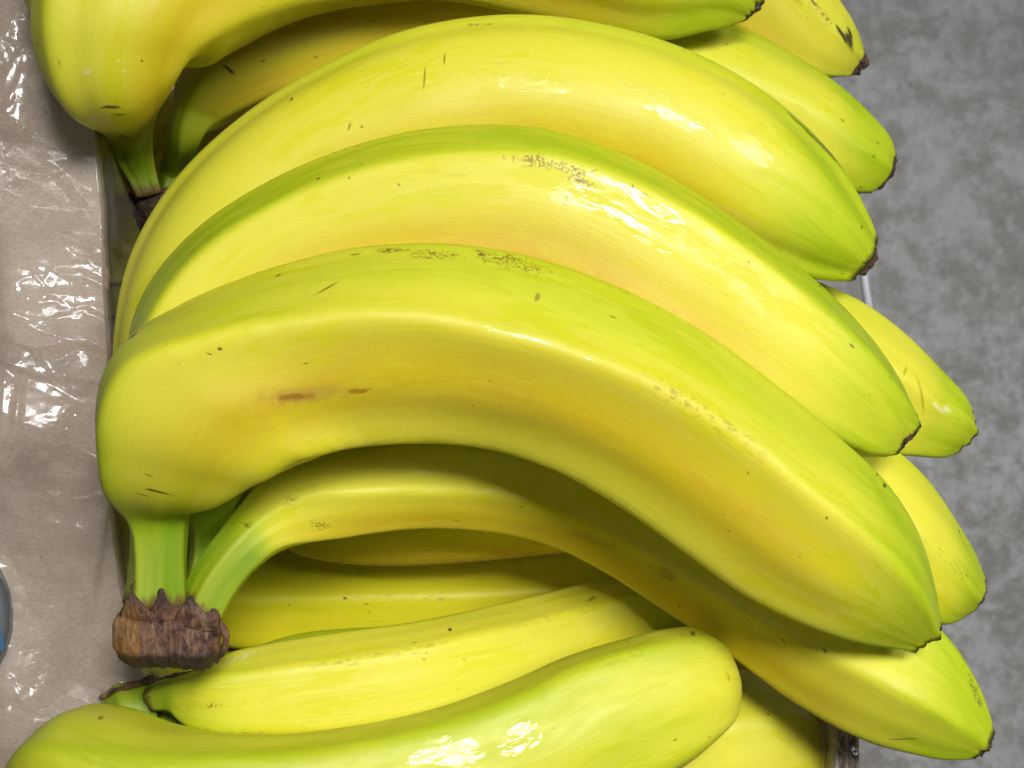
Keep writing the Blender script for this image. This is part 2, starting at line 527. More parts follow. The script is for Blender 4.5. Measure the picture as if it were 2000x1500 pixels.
# ------------------------------------------------------------------ cardboard box
def mat_card():
    t = NT("cardboard")
    g = t.n('ShaderNodeTexCoord').outputs['Object']
    a = t.noise(g, 60, 5, 0.6)
    fi = t.noise(t.mapping(g, scale=(1, 2.2, 1)), 900, 4, 0.7)
    sp = t.vor(g, 260)
    sx = t.n('ShaderNodeSeparateColor'); t.lk(sp.outputs['Color'], sx.inputs[0])
    d = t.math('MULTIPLY', t.rng(sp.outputs['Distance'], 0.06, 0.16, 1, 0), t.math('GREATER_THAN', sx.outputs[0], 0.94))
    col = t.mix(t.rng(a, 0.3, 0.7), (0.44, 0.325, 0.24), (0.58, 0.455, 0.355))
    col = t.mix(1.0, col, t.mix(t.rng(fi, 0.3, 0.7), (0.86, 0.85, 0.84), (1.14, 1.13, 1.12)), 'MULTIPLY')
    col = t.mix(t.math('MULTIPLY', d, 0.7), col, (0.07, 0.045, 0.035))
    p = t.principled(Base_Color=col, Roughness=0.82)
    t.lk(t.bump(fi, 0.25, 0.0003), p.inputs['Normal'])
    t.lk(p.outputs[0], t.out.inputs[0])
    return t.m
CARD = mat_card()
box = empty("cardboard_box", (0, 0, -0.2), "brown corrugated cardboard box under the banana bunches, lined with clear plastic film", "cardboard box")
FLAP_Z = -0.043
edge_px = [(150, -150), (178, 100), (190, 262), (203, 420), (206, 560), (214, 680), (219, 820), (216, 960), (224, 1040), (239, 1150), (262, 1250), (286, 1312), (310, 1420), (330, 1700)]
def flap_x(py):
    return np.interp(py, [q[1] for q in edge_px], [q[0] for q in edge_px])
ys = np.linspace(-150, 1700, 90)
fv = []; ff = []
TH = 0.0032
for y in ys:
    xr = flap_x(y) + 1.2 * math.sin(y * 0.05) + 0.8 * math.sin(y * 0.13)
    for x, dz in ((-320, 0), (xr - 6, 0.0), (xr, -0.0006), (xr, -TH), (-320, -TH)):
        p = un(x, y, FLAP_Z)
        p[2] += dz + 0.0006 * math.sin(y * 0.006)
        fv.append(p)
for i in range(len(ys) - 1):
    for j in range(5):
        a, b = i * 5 + j, i * 5 + (j + 1) % 5
        ff.append((a, b, b + 5, a + 5))
ff.append((0, 1, 2, 3, 4)); ff.append(tuple(reversed([(len(ys) - 1) * 5 + j for j in range(5)])))
mesh_obj("flap", fv, ff, CARD, box, smooth=False)
# box bottom and the left wall under the flap
def boxmesh(x0, x1, y0, y1, z0, z1):
    v = [(x, y, z) for z in (z0, z1) for y in (y0, y1) for x in (x0, x1)]
    f = [(0, 2, 3, 1), (4, 5, 7, 6), (0, 1, 5, 4), (2, 6, 7, 3), (0, 4, 6, 2), (1, 3, 7, 5)]
    return v, f
XL, XR = -0.155, float(un(1632, 0, -0.052)[0])
v, f = boxmesh(XL, XR, -0.17, 0.17, -0.205, -0.2); mesh_obj("box_bottom", v, f, CARD, box, smooth=False)
v, f = boxmesh(XL - 0.004, XL, -0.17, 0.17, -0.2, FLAP_Z - 0.004); mesh_obj("box_wall", v, f, CARD, box, smooth=False)
# right wall: double-walled corrugated board, low along the hand cut-out, full height toward the front
WZ = -0.052
def flute_wall(y0, y1, ztop, zbot):
    xs = [float(un(q, 0, -0.052)[0]) for q in (1632, 1651, 1672)]
    for x in xs:
        v, f = boxmesh(x, x + 0.0007, y0, y1, zbot, ztop)
        mesh_obj("board_liner", v, f, CARD, box, smooth=False)
    for a, b, ph, wl in ((xs[0] + 0.0007, xs[1], 0.0, 0.0062), (xs[1] + 0.0007, xs[2], 1.2, 0.0082)):
        n = int((y1 - y0) / wl * 14)
        vv = []; fc = []
        for i in range(n + 1):
            y = y0 + (y1 - y0) * i / n
            x = (a + b) / 2 + ((b - a) / 2 - 0.00022) * math.sin(2 * math.pi * (y - y0) / wl + ph)
            for dx in (-0.0002, 0.0002):
                for zq in (zbot, ztop - 0.0006 - 0.0005 * abs(math.sin(i * 1.7))):
                    vv.append((x + dx, y, zq))
        for i in range(n):
            a0, b0 = i * 4, i * 4 + 4
            fc += [(a0, b0, b0 + 1, a0 + 1), (a0 + 2, a0 + 3, b0 + 3, b0 + 2), (a0 + 1, b0 + 1, b0 + 3, a0 + 3)]
        mesh_obj("flute", vv, fc, CARD, box, smooth=True)
yA = float(un(0, 1395, WZ)[1])
flute_wall(-0.17, yA, WZ, -0.2)
v, f = boxmesh(XR, XR + 0.0052, yA, 0.17, -0.2, -0.165); mesh_obj("box_wall", v, f, CARD, box, smooth=False)

# ------------------------------------------------------------------ clear plastic liner
def mat_film():
    t = NT("clear_film")
    g = t.n('ShaderNodeTexCoord').outputs['Object']
    a = t.noise(g, 330, 4, 0.6, 0.6)
    b = t.noise(g, 90, 3, 0.5, 0.8)
    nb = t.bump(t.math('ADD', t.math('MULTIPLY', a, 0.5), b), 0.14, 0.0012)
    lw = t.n('ShaderNodeFresnel'); lw.inputs['IOR'].default_value = 1.5
    t.lk(nb, lw.inputs['Normal'])
    gl = t.n('ShaderNodeBsdfGlossy'); gl.inputs['Roughness'].default_value = 0.055
    gl.inputs['Color'].default_value = (1, 1, 1, 1)
    t.lk(nb, gl.inputs['Normal'])
    tr = t.n('ShaderNodeBsdfTransparent'); tr.inputs[0].default_value = (0.97, 0.975, 0.98, 1)
    df = t.n('ShaderNodeBsdfDiffuse'); df.inputs[0].default_value = (0.75, 0.78, 0.82, 1)
    m0 = t.n('ShaderNodeMixShader'); m0.inputs[0].default_value = 0.09
    t.lk(tr.outputs[0], m0.inputs[1]); t.lk(df.outputs[0], m0.inputs[2])
    g2 = t.n('ShaderNodeBsdfGlossy'); g2.inputs['Roughness'].default_value = 0.24
    t.lk(nb, g2.inputs['Normal'])
    gm = t.n('ShaderNodeMixShader'); t.lk(t.rng(t.noise(g, 160, 3, 0.5), 0.40, 0.60, 0.15, 0.85), gm.inputs[0])
    t.lk(gl.outputs[0], gm.inputs[1]); t.lk(g2.outputs[0], gm.inputs[2])
    m1 = t.n('ShaderNodeMixShader')
    t.lk(t.math('MINIMUM', t.math('MULTIPLY', lw.outputs[0], 1.5), 0.32), m1.inputs[0]); t.lk(m0.outputs[0], m1.inputs[1]); t.lk(gm.outputs[0], m1.inputs[2])
    t.lk(m1.outputs[0], t.out.inputs[0])
    return t.m
FILM = mat_film()
liner = empty("plastic_liner", (0, 0, -0.1), "crinkled clear plastic film covering the brown cardboard flap and box edge", "plastic film")

def facets(x, y, cell, seed):
    """piecewise-linear random heights on a jittered triangle lattice: stiff crumpled film"""
    gx, gy = x / cell, y / cell
    w = vnoise(np.stack([gx * 0.7, gy * 0.7, np.full_like(gx, seed + 0.5)], 1)) * 0.45
    w2 = vnoise(np.stack([gx * 0.7 + 31, gy * 0.7, np.full_like(gx, seed + 9.5)], 1)) * 0.45
    gx = gx + w; gy = gy + w2
    i, j = np.floor(gx).astype(int), np.floor(gy).astype(int)
    fx, fy = gx - i, gy - j
    s = np.full_like(i, seed)
    h00, h10, h01, h11 = (hash01(i, j, s), hash01(i + 1, j, s), hash01(i, j + 1, s), hash01(i + 1, j + 1, s))
    par = (hash01(i, j, s + 77) > 0.5)
    lo = np.where(fx + fy < 1, h00 + (h10 - h00) * fx + (h01 - h00) * fy, h11 + (h01 - h11) * (1 - fx) + (h10 - h11) * (1 - fy))
    hi = np.where(fx > fy, h00 + (h10 - h00) * fx + (h11 - h10) * fy, h00 + (h01 - h00) * fy + (h11 - h01) * fx)
    return np.where(par, lo, hi) - 0.5

NX, NY = 300, 760
gy_ = np.linspace(-120, 1640, NY)
right = np.interp(gy_, [-120, 180, 250, 300, 370, 440, 520, 700, 950, 1000, 1100, 1180, 1300, 1640],
                  [150, 178, 196, 218, 245, 284, 300, 330, 300, 268, 262, 300, 330, 360])
X = np.zeros((NY, NX)); Y = np.zeros((NY, NX))
for i in range(NY):
    X[i] = np.linspace(-150, right[i], NX); Y[i] = gy_[i]
x, y = X.ravel(), Y.ravel()
ex = flap_x(y)
over = np.maximum(x - ex + 6, 0)
drop = -0.00042 * over - 0.0000012 * over ** 2
reg = sstep(400, 540, y) * sstep(1010, 820, y) * sstep(-70, 30, x + (y - 600) * 0.1)
amp = 0.42 + 0.55 * reg + 0.3 * sstep(1180, 1400, y) * sstep(140, 20, x) + 0.8 * sstep(330, 60, y) * sstep(70, 10, x) + 2.6 * sstep(5, 30, x - ex)
wx, wy = x * S0, y * S0
ca, sa = math.cos(0.35), math.sin(0.35)
rx, ry = wx * ca + wy * sa, -wx * sa + wy * ca
h = 0.0056 * facets(rx * 0.8, ry * 1.35, 0.0175, 3) + 0.0008 * facets(rx * 0.8 + 0.5, ry * 1.3, 0.0065, 11) + 0.00012 * facets(wx + 2, wy, 0.0032, 23)
h = h + 0.0005 * fbm(np.stack([wx * 90, wy * 140, np.zeros_like(wx)], 1), 3)
cr = np.random.default_rng(21)
crease = np.zeros_like(x)
for k in range(78):
    if k < 44:
        cx, cy = cr.uniform(30, 260), cr.uniform(450, 1000)
        an = cr.normal(-0.35, 0.5) if cr.random() < 0.6 else cr.normal(0.5, 0.3)
        ln, hh = cr.uniform(18, 75), cr.uniform(0.00015, 0.00045)
    elif k < 60:
        cx, cy = cr.uniform(-20, 60), cr.uniform(-20, 330); an = cr.normal(-1.2, 0.25); ln, hh = cr.uniform(40, 110), cr.uniform(0.00015, 0.0004)
    else:
        cx, cy = cr.uniform(-20, 120), cr.uniform(1200, 1540); an = cr.normal(-1.2, 0.45); ln, hh = cr.uniform(30, 80), cr.uniform(0.00015, 0.0004)
    a = (x - cx) * math.cos(an) + (y - cy) * math.sin(an)
    b = -(x - cx) * math.sin(an) + (y - cy) * math.cos(an) + 0.0022 * cr.normal() * a ** 2
    w = cr.uniform(4, 10)
    crease += hh * np.exp(-(b / w) ** 2) * np.maximum(1 - (a / ln) ** 2, 0)
fold = 0.0016 * np.exp(-((x - 0.35 * (1000 - y) + 40 + 12 * np.sin(y * 0.02)) / 9) ** 2) * sstep(700, 800, y) + 0.0018 * np.exp(-((x - (214 - (y - 960) * 0.13)) / 4) ** 2) * sstep(930, 970, y) * sstep(1190, 1080, y)
lift = (0.0062 * sstep(-140, -10, x) * np.clip((ex + 8 - x) / (ex + 10), 0, 1) + 0.0012) * (0.15 + reg)
pn = fbm(np.stack([wx * 45, wy * 60, np.full_like(wx, 4.2)], 1), 2)
q = (y - 0.30 * x) / 84 + 0.75 * pn
saw = q - np.floor(q)
pa = 0.55 + 0.45 * vnoise(np.stack([wx * 70, wy * 110, np.full_like(wx, 8.1)], 1))
pleat = 0.0027 * pa * np.where(saw < 0.78, saw / 0.78, (1 - saw) / 0.22) * (reg + 0.10)
folds = [((0, 807), (61, 743), (90, 709)), ((53, 634), (110, 640), (160, 647)), ((160, 647), (115, 664), (78, 687)), ((80, 570), (150, 578), (213, 575)),
         ((51, 607), (80, 598), (114, 593)), ((93, 530), (139, 551), (162, 540)), ((165, 549), (186, 566), (210, 576)), ((182, 484), (194, 494), (208, 499)),
         ((104, 522), (140, 516), (178, 516)), ((37, 843), (66, 860), (98, 876)), ((213, 965), (206, 1030), (191, 1146)), ((93, 940), (110, 922), (127, 905)),
         ((128, 812), (146, 808), (164, 820)), ((20, 720), (60, 690), (120, 668)), ((150, 690), (170, 730), (176, 790)), ((185, 640), (200, 690), (196, 760)),
         ((10, 60), (22, 40), (40, 0)), ((5, 110), (18, 70), (28, 30)), ((20, 1080 + 240), (34, 1360), (60, 1350)), ((0, 1420), (10, 1380), (26, 1330)), ((30, 1490), (44, 1440), (60, 1400)), ((200, 1345), (225, 1335), (240, 1340)), ((170, 700), (140, 740), (120, 800))]
fr = np.random.default_rng(5)
foldz = np.zeros_like(x)
nz1 = vnoise(np.stack([wx * 420, wy * 420, np.full_like(wx, 2.2)], 1))
for fd in folds:
    w = fr.uniform(9, 17)
    for (x0, y0), (x1, y1) in zip(fd[:-1], fd[1:]):
        dx, dy = x1 - x0, y1 - y0
        ln = math.hypot(dx, dy); dx /= ln; dy /= ln
        nx, ny = -dy, dx
        if nx - ny < 0:
            nx, ny = -nx, -ny
        a = (x - x0) * dx + (y - y0) * dy
        b = (x - x0) * nx + (y - y0) * ny
        slope = 0.30 * (-ny) + 0.10 * nx + 0.06
        ww = w * (1 + 0.35 * nz1)
        prof = np.where(b < 0, np.clip(1 + b / (2.6 * w), 0, 1), np.clip(1 - b / ww, 0, 1)) * slope * w * 0.000128
        endw = np.clip((a + 6) / 10, 0, 1) * np.clip((ln + 6 - a) / 10, 0, 1)
        foldz = np.maximum(foldz, prof * endw)
zf = FLAP_Z + 0.0026 + np.maximum(h * amp, -0.0020) + lift + pleat * 0.6 + foldz + crease * 0.6 + fold + drop
zf = zf + 0.006 * sstep(30, -60, x) * sstep(1000, 1300, y)
s = S0 * (CAM_H - zf) / CAM_H
V = np.stack([(x - 1000) * s, (750 - y) * s, zf], 1)
idx = np.arange(NX * NY).reshape(NY, NX)
F = np.stack([idx[:-1, :-1], idx[1:, :-1], idx[1:, 1:], idx[:-1, 1:]], -1).reshape(-1, 4)
mesh_obj("film_sheet", V, F, FILM, liner)
# the liner hanging over the right wall, bottom right
NX2, NY2 = 70, 60
X, Y = np.meshgrid(np.linspace(1560, 1702, NX2), np.linspace(1415, 1560, NY2))
x, y = X.ravel(), Y.ravel()
xr = 1702 - 55 * sstep(1500, 1425, y)
x = 1560 + (x - 1560) * (xr - 1560) / 142
h = 0.0016 * facets(x * S0, y * S0, 0.006, 5) + 0.0008 * facets(x * S0, y * S0 * 1.2, 0.003, 6)
zf = WZ + 0.002 + h - 0.0007 * np.maximum(x - 1680, 0) - 0.0003 * np.maximum(1625 - x, 0) + 0.0022 * np.exp(-((x - (1600 + (y - 1400) * 0.75)) / 5) ** 2)
s = S0 * (CAM_H - zf) / CAM_H
idx = np.arange(NX2 * NY2).reshape(NY2, NX2)
F = np.stack([idx[:-1, :-1], idx[1:, :-1], idx[1:, 1:], idx[:-1, 1:]], -1).reshape(-1, 4)
mesh_obj("film_sheet", np.stack([(x - 1000) * s, (750 - y) * s, zf], 1), F, FILM, liner)

# ------------------------------------------------------------------ grey tub at the left edge, pale rail at the right
def flatmat(name, col, rough, spec=0.5):
    t = NT(name)
    g = t.n('ShaderNodeTexCoord').outputs['Object']
    a = t.noise(g, 120, 4, 0.6)
    c = t.mix(1.0, col, t.mix(a, (0.8, 0.8, 0.8), (1.2, 1.2, 1.2)), 'MULTIPLY')
    p = t.principled(Base_Color=c, Roughness=t.rng(a, 0.3, 0.7, rough - 0.08, rough + 0.08))
    p.inputs['Specular IOR Level'].default_value = spec
    t.lk(p.outputs[0], t.out.inputs[0])
    return t.m
tubc = un(-182, 1212, -0.036)
tub = empty("grey_tub", tubc, "dark grey tub with a blue label at the left edge on the cardboard", "tub")
def lathe(prof, c, M=48, sy=1.0):
    v = []; f = []
    for (r, z) in prof:
        for j in range(M):
            a = 2 * math.pi * j / M
            v.append((c[0] + r * math.cos(a), c[1] + r * sy * math.sin(a), z))
    for k in range(len(prof) - 1):
        for j in range(M):
            f.append((k * M + j, k * M + (j + 1) % M, (k + 1) * M + (j + 1) % M, (k + 1) * M + j))
    f.append(tuple(range((len(prof) - 1) * M, len(prof) * M)))
    return v, f
R = 193 * sc(-0.034)
v, f = lathe([(R * 0.9, -0.0425), (R, -0.0415), (R, -0.037), (R * 0.985, -0.0355), (R * 0.9, -0.035)], tubc, sy=1.0)
mesh_obj("tub_body", v, f, flatmat("grey_plastic", (0.115, 0.13, 0.15), 0.6), tub)
a = [un(-60, 1190, -0.0345), un(2, 1232, -0.0345), un(9, 1265, -0.0345), un(0, 1274, -0.0345), un(-60, 1290, -0.0345)]
vv = [tuple(q) for q in a] + [(q[0], q[1], q[2] - 0.0004) for q in a]
mesh_obj("tub_label", vv, [(0, 1, 2, 3, 4), (9, 8, 7, 6, 5)] + [(i, i + 5, (i + 1) % 5 + 5, (i + 1) % 5) for i in range(5)], flatmat("blue_print", (0.05, 0.13, 0.25), 0.3), tub, smooth=False)

def tube(pts, r, M=16):
    pts = np.asarray(pts, float)
    T = np.gradient(pts, axis=0); T /= np.linalg.norm(T, axis=1)[:, None]
    v = []; f = []
    for p, t_ in zip(pts, T):
        a = np.cross(t_, [0.1, 0.2, 1.0]); a /= np.linalg.norm(a); b = np.cross(t_, a)
        for j in range(M):
            q = 2 * math.pi * j / M
            v.append(p + r * (math.cos(q) * a + math.sin(q) * b))
    for i in range(len(pts) - 1):
        for j in range(M):
            f.append((i * M + j, i * M + (j + 1) % M, (i + 1) * M + (j + 1) % M, (i + 1) * M + j))
    f.append(tuple(range(M))[::-1]); f.append(tuple((len(pts) - 1) * M + j for j in range(M)))
    return v, f
rp = [un(px, py, zz) for px, py, zz in [(1662, 380, -0.30), (1676, 460, -0.30), (1686, 530, -0.30), (1692, 570, -0.30), (1699, 615, -0.30), (1712, 680, -0.31), (1728, 750, -0.33), (1735, 790, -0.36)]]
v, f = tube(rp, 8 * sc(-0.3))
railm = flatmat("pale_metal", (0.62, 0.64, 0.70), 0.35)
ro = mesh_obj("metal_rail", v, f, railm)
ro["label"] = "thin pale grey metal rail between the banana tips above the concrete"
ro["category"] = "rail"

# ------------------------------------------------------------------ the bunches
GROUP = "banana bunches piled in the box"
main = empty("banana_bunch", tuple(un(330, 1230, -0.01)), "large central bunch of green-tipped yellow bananas with a brown dried crown", "bananas", GROUP)
upper = empty("banana_bunch", tuple(un(285, 400, -0.03)), "shaded bunch at the top edge whose stalks meet a dark crown behind the plastic", "bananas", GROUP)
lower = empty("banana_bunch", tuple(un(250, 1370, -0.04)), "bunch along the bottom edge with a blunt-ended banana showing a wet white glint", "bananas", GROUP)
under = empty("banana_bunch", tuple(un(300, 1330, -0.09)), "half hidden deep yellow bunch lying in shade beneath the central bunch", "bananas", GROUP)

# C: the front banana
banana(main, [
    (236, 1178, 366, 1182, -0.011), (246, 1130, 363, 1132, -0.0105), (250, 1080, 362, 1080, -0.010), (247, 1025, 366, 1022, -0.0095), (234, 982, 378, 986, -0.008),
    (215, 938, 424, 966, -0.005), (199, 893, 480, 950, -0.002), (187, 828, 532, 930, -0.0005), (190, 735, 572, 914, 0.001), (228, 662, 610, 897, 0.001), (337, 594, 655, 882, 0.001),
    (530, 520, 710, 872, 0.001), (720, 479, 790, 867, 0.001), (890, 477, 880, 868, 0.001), (1050, 505, 985, 885, 0.001),
    (1200, 558, 1100, 927, 0.001), (1350, 632, 1222, 998, 0.0), (1500, 738, 1342, 1083, -0.001), (1632, 846, 1462, 1168, -0.002),
    (1737, 947, 1578, 1224, -0.004), (1800, 1053, 1672, 1255, -0.006), (1824, 1135, 1733, 1264, -0.008), (1838, 1205, 1784, 1270, -0.010)],
    ridges=(8, 88, -88, -140, 160), k=0.78, twist=[(0, 12), (0.13, 34), (0.22, 26), (0.34, 10), (0.5, 0), (0.75, 8), (1, 2)], stem=0.105, stemw=0.035,
    tip=0.0, tipscale=0.86, outg=0.25, midg=-0.05, warm=0.9, warmc=-0.5, cap=(0.14, 0.34),
    scars=[(600, 768, 240, 50, -6, TAN, 0.45, 1.3), (578, 775, 100, 24, -5, (0.30, 0.13, 0.01), 0.8, 1.5), (695, 767, 66, 16, -8, (0.30, 0.13, 0.01), 0.7, 1.5),
           (262, 648, 32, 12, -38, DARK, 0.9, 0.5), (640, 555, 70, 6, -32, BROWN, 0.75, 0.8), (300, 955, 60, 7, 14, BROWN, 0.85, 0.9), (318, 965, 75, 4, 16, BROWN, 0.8, 0.8),
           (276, 962, 40, 5, 14, BROWN, 0.6, 0.9), (282, 930, 26, 5, 20, BROWN, 0.6, 0.9), (760, 486, 80, 20, 0, BROWN, 0.85, 1.9), (850, 490, 150, 26, 3, BROWN, 0.8, 2.0), (1010, 512, 190, 44, 14, BROWN, 0.7, 2.1), (690, 490, 30, 6, -6, BROWN, 0.7, 1.0), (940, 492, 20, 8, 5, BROWN, 0.8, 0.9),
           (425, 682, 14, 10, 0, BROWN, 0.85, 0.5), (410, 700, 18, 5, 20, BROWN, 0.7, 0.5), (1055, 575, 14, 26, 10, BROWN, 0.55, 1.3), (1730, 945, 14, 12, 0, DARK, 0.9, 0.5), (540, 530, 18, 8, -25, BROWN, 0.75, 0.6), (1718, 925, 7, 7, 0, DARK, 0.8, 0.5)],
    wets=[(1040, 680, 320, 40, 18), (820, 640, 240, 24, 4)])
# B: behind it
banana(main, [
    (352, 1168, 412, 1168, -0.026), (372, 1060, 452, 1075, -0.030), (330, 930, 500, 970, -0.028), (262, 800, 450, 905, -0.022), (248, 680, 455, 810, -0.018),
    (278, 572, 520, 715, -0.017), (375, 452, 600, 640, -0.017), (510, 360, 695, 597, -0.017), (690, 284, 800, 577, -0.017), (865, 247, 915, 570, -0.017), (1050, 247, 1030, 580, -0.017),
    (1200, 291, 1130, 622, -0.017), (1350, 367, 1250, 692, -0.017), (1500, 472, 1380, 762, -0.018), (1632, 580, 1500, 838, -0.019),
    (1722, 682, 1600, 882, -0.021), (1768, 757, 1672, 897, -0.023), (1786, 800, 1722, 893, -0.025)],
    ridges=(36, 95, -42, -105, 165), k=0.88, twist=[(0, 0), (0.5, -2), (0.75, 4), (1, 0)], stem=0.12, tip=0.0012, outg=0.3, midg=-0.05, warm=0.9, warmc=-0.62, cap=(0.60, 0.55),
    scars=[(1125, 345, 60, 24, 15, BROWN, 0.9, 2.2), (1128, 347, 30, 14, 10, BROWN, 0.8, 1.5), (1150, 332, 34, 4, -30, BROWN, 0.7, 0.8), (1060, 325, 170, 34, 8, BROWN, 0.8, 2.1), (1140, 352, 90, 22, 16, (0.22, 0.07, 0.012), 0.8, 2.0), (1228, 366, 7, 26, 5, BROWN, 0.8, 0.5), (1104, 380, 8, 50, 25, BROWN, 0.5, 1.3), (1255, 376, 60, 14, 20, BROWN, 0.6, 1.8), (622, 340, 14, 8, -30, DARK, 0.8, 0.5), (1640, 520, 8, 8, 0, DARK, 0.6, .5)],
    wets=[(1270, 430, 520, 170, 27), (1120, 380, 200, 120, 15), (1480, 570, 260, 130, 42), (900, 385, 420, 50, 2)])
# A: the topmost of the three
banana(main, [
    (330, 1180, 380, 1180, -0.040), (300, 1030, 385, 1030, -0.046), (245, 900, 400, 930, -0.042), (222, 760, 400, 850, -0.036), (226, 640, 440, 770, -0.034),
    (256, 500, 520, 660, -0.034), (345, 350, 600, 545, -0.034), (470, 231, 682, 462, -0.034), (625, 133, 790, 420, -0.034), (800, 60, 890, 396, -0.034), (1000, 32, 990, 376, -0.034),
    (1180, 52, 1100, 386, -0.034), (1350, 105, 1215, 412, -0.034), (1500, 190, 1345, 462, -0.034), (1612, 290, 1455, 512, -0.035),
    (1678, 385, 1562, 543, -0.037), (1704, 438, 1625, 549, -0.039), (1713, 465, 1657, 550, -0.040)],
    ridges=(84, -62, -120, 160), k=0.4, kend=0.62, twist=[(0, 0), (0.5, -2), (0.8, -6), (1, 0)], stem=0.1, tip=0.0020, tipscale=0.62, outg=0.35, midg=0.02, warm=0.9, warmc=-0.65,
    scars=[(1625, 270, 300, 12, 42, (0.10, 0.09, 0.012), 0.75, 0.9), (930, 42, 90, 10, -4, BROWN, 0.7, 1.8), (830, 150, 6, 60, 3, BROWN, 0.65, 0.9), (872, 108, 6, 40, 5, BROWN, 0.65, 0.9), (568, 185, 8, 14, 15, BROWN, 0.9, 0.4), (678, 245, 8, 24, 20, BROWN, 0.6, 0.8), (1690, 440, 8, 10, 0, DARK, 0.8, 0.5), (700, 250, 8, 8, 0, BROWN, .7, .5)],
    wets=[(1330, 225, 260, 90, 28), (1240, 165, 160, 50, 20), (1470, 290, 200, 80, 38), (1050, 170, 300, 60, 5)])
# D: below the front banana, joined to the crown
banana(main, [
    (352, 1166, 428, 1226, -0.0130), (366, 1128, 446, 1184, -0.0135), (400, 1074, 482, 1130, -0.0145), (434, 1030, 514, 1098, -0.0160), (468, 986, 548, 1074, -0.0190), (522, 924, 602, 1062, -0.0230), (592, 880, 660, 1052, -0.0260), (690, 866, 730, 1040, -0.0278), (830, 848, 836, 1031, -0.0310), (970, 850, 948, 1037, -0.0353), (1120, 885, 1055, 1058, -0.0400),
    (1280, 945, 1168, 1109, -0.0442), (1430, 1020, 1290, 1187, -0.0438), (1570, 1090, 1425, 1279, -0.0400), (1705, 1148, 1560, 1376, -0.0332),
    (1808, 1205, 1672, 1437, -0.0280), (1872, 1275, 1770, 1466, -0.0271), (1918, 1358, 1848, 1481, -0.0264), (1943, 1428, 1902, 1480, -0.0260)],
    ridges=(-16, 60, 125, -85, -150), k=0.85, twist=[(0, 30), (0.1, 28), (0.3, 4), (0.7, 2), (1, 16)], stem=0.086, stemw=0.022, gfall=0.05, tip=0.0006, outg=0.3, midg=0.0, warm=0.9,
    scars=[(1908, 1340, 110, 22, 68, (0.17, 0.11, 0.03), 0.85, 1.9), (1296, 1128, 80, 30, 35, TAN, 0.6, 1.6), (480, 1018, 34, 16, 10, DARK, 0.75, 1.9), (1160, 1062, 150, 30, 22, TAN, 0.4, 1.7), (1765, 1450, 70, 7, -6, BROWN, 0.6, 0.9),
           (630, 1030, 60, 24, 0, BROWN, 0.7, 2.2), (570, 970, 50, 24, 0, BROWN, 0.55, 2.2), (1605, 1268, 14, 10, 40, BROWN, 0.8, 0.8), (1320, 1190, 10, 10, 0, BROWN, .5, .5)], speck=0.9)
# E, F, G: tips of the rear row, reaching past the box edge
banana(main, [
    (820, 130, 800, 330, -0.076), (1000, 70, 990, 290, -0.072), (1180, 45, 1130, 270, -0.070), (1320, 38, 1250, 272, -0.070), (1440, 58, 1360, 300, -0.070), (1555, 116, 1475, 340, -0.070), (1648, 181, 1570, 368, -0.071),
    (1710, 242, 1640, 380, -0.072), (1733, 270, 1675, 379, -0.073), (1743, 294, 1697, 376, -0.074)],
    ridges=(18, 88, -40, -110, 170), k=0.6, twist=[(0, 0), (0.8, -8), (1, -15)], tip=0.0014, tipscale=0.85, outg=0.55, midg=0.10, warm=0.3,
    scars=[(1652, 233, 14, 5, 40, BROWN, 0.7, .5), (1722, 280, 20, 5, 20, DARK, 0.7, .6), (1715, 305, 16, 8, 30, BROWN, .5, 1.0)])
banana(main, [
    (1000, 390, 980, 600, -0.060), (1250, 420, 1190, 650, -0.057), (1430, 480, 1340, 712, -0.055), (1570, 540, 1470, 770, -0.055), (1690, 596, 1590, 825, -0.055), (1770, 658, 1682, 870, -0.056), (1840, 728, 1762, 888, -0.057), (1880, 772, 1822, 890, -0.058), (1896, 800, 1850, 886, -0.060)],
    ridges=(20, 85, -58, -120, 150), k=0.85, twist=[(0, 0), (1, -6)], tip=0.0012, tipscale=0.85, outg=0.35, warm=0.2,
    scars=[(1800, 780, 8, 110, -14, (0.45, 0.36, 0.02), 0.8, 0.9), (1775, 722, 30, 8, -60, (0.45, 0.36, 0.02), 0.8, 0.9), (1835, 800, 50, 10, 42, WHITE, 0.7, 1.1), (1855, 805, 30, 26, 42, WHITE, 0.5, 1.0)],
    wets=[(1845, 800, 60, 40, 42)])
banana(main, [
    (1200, 700, 1130, 900, -0.058), (1420, 745, 1330, 960, -0.052), (1600, 795, 1505, 1030, -0.048), (1742, 874, 1640, 1105, -0.047), (1812, 940, 1712, 1165, -0.047), (1865, 1018, 1772, 1196, -0.048), (1902, 1082, 1820, 1212, -0.050), (1922, 1130, 1862, 1204, -0.052)],
    ridges=(12, 84, -52, -120, 155), k=0.6, tip=0.0006, tipscale=0.9, outg=0.5, warm=0.5, scars=[(1880, 1035, 8, 8, 0, DARK, .7, .5)])

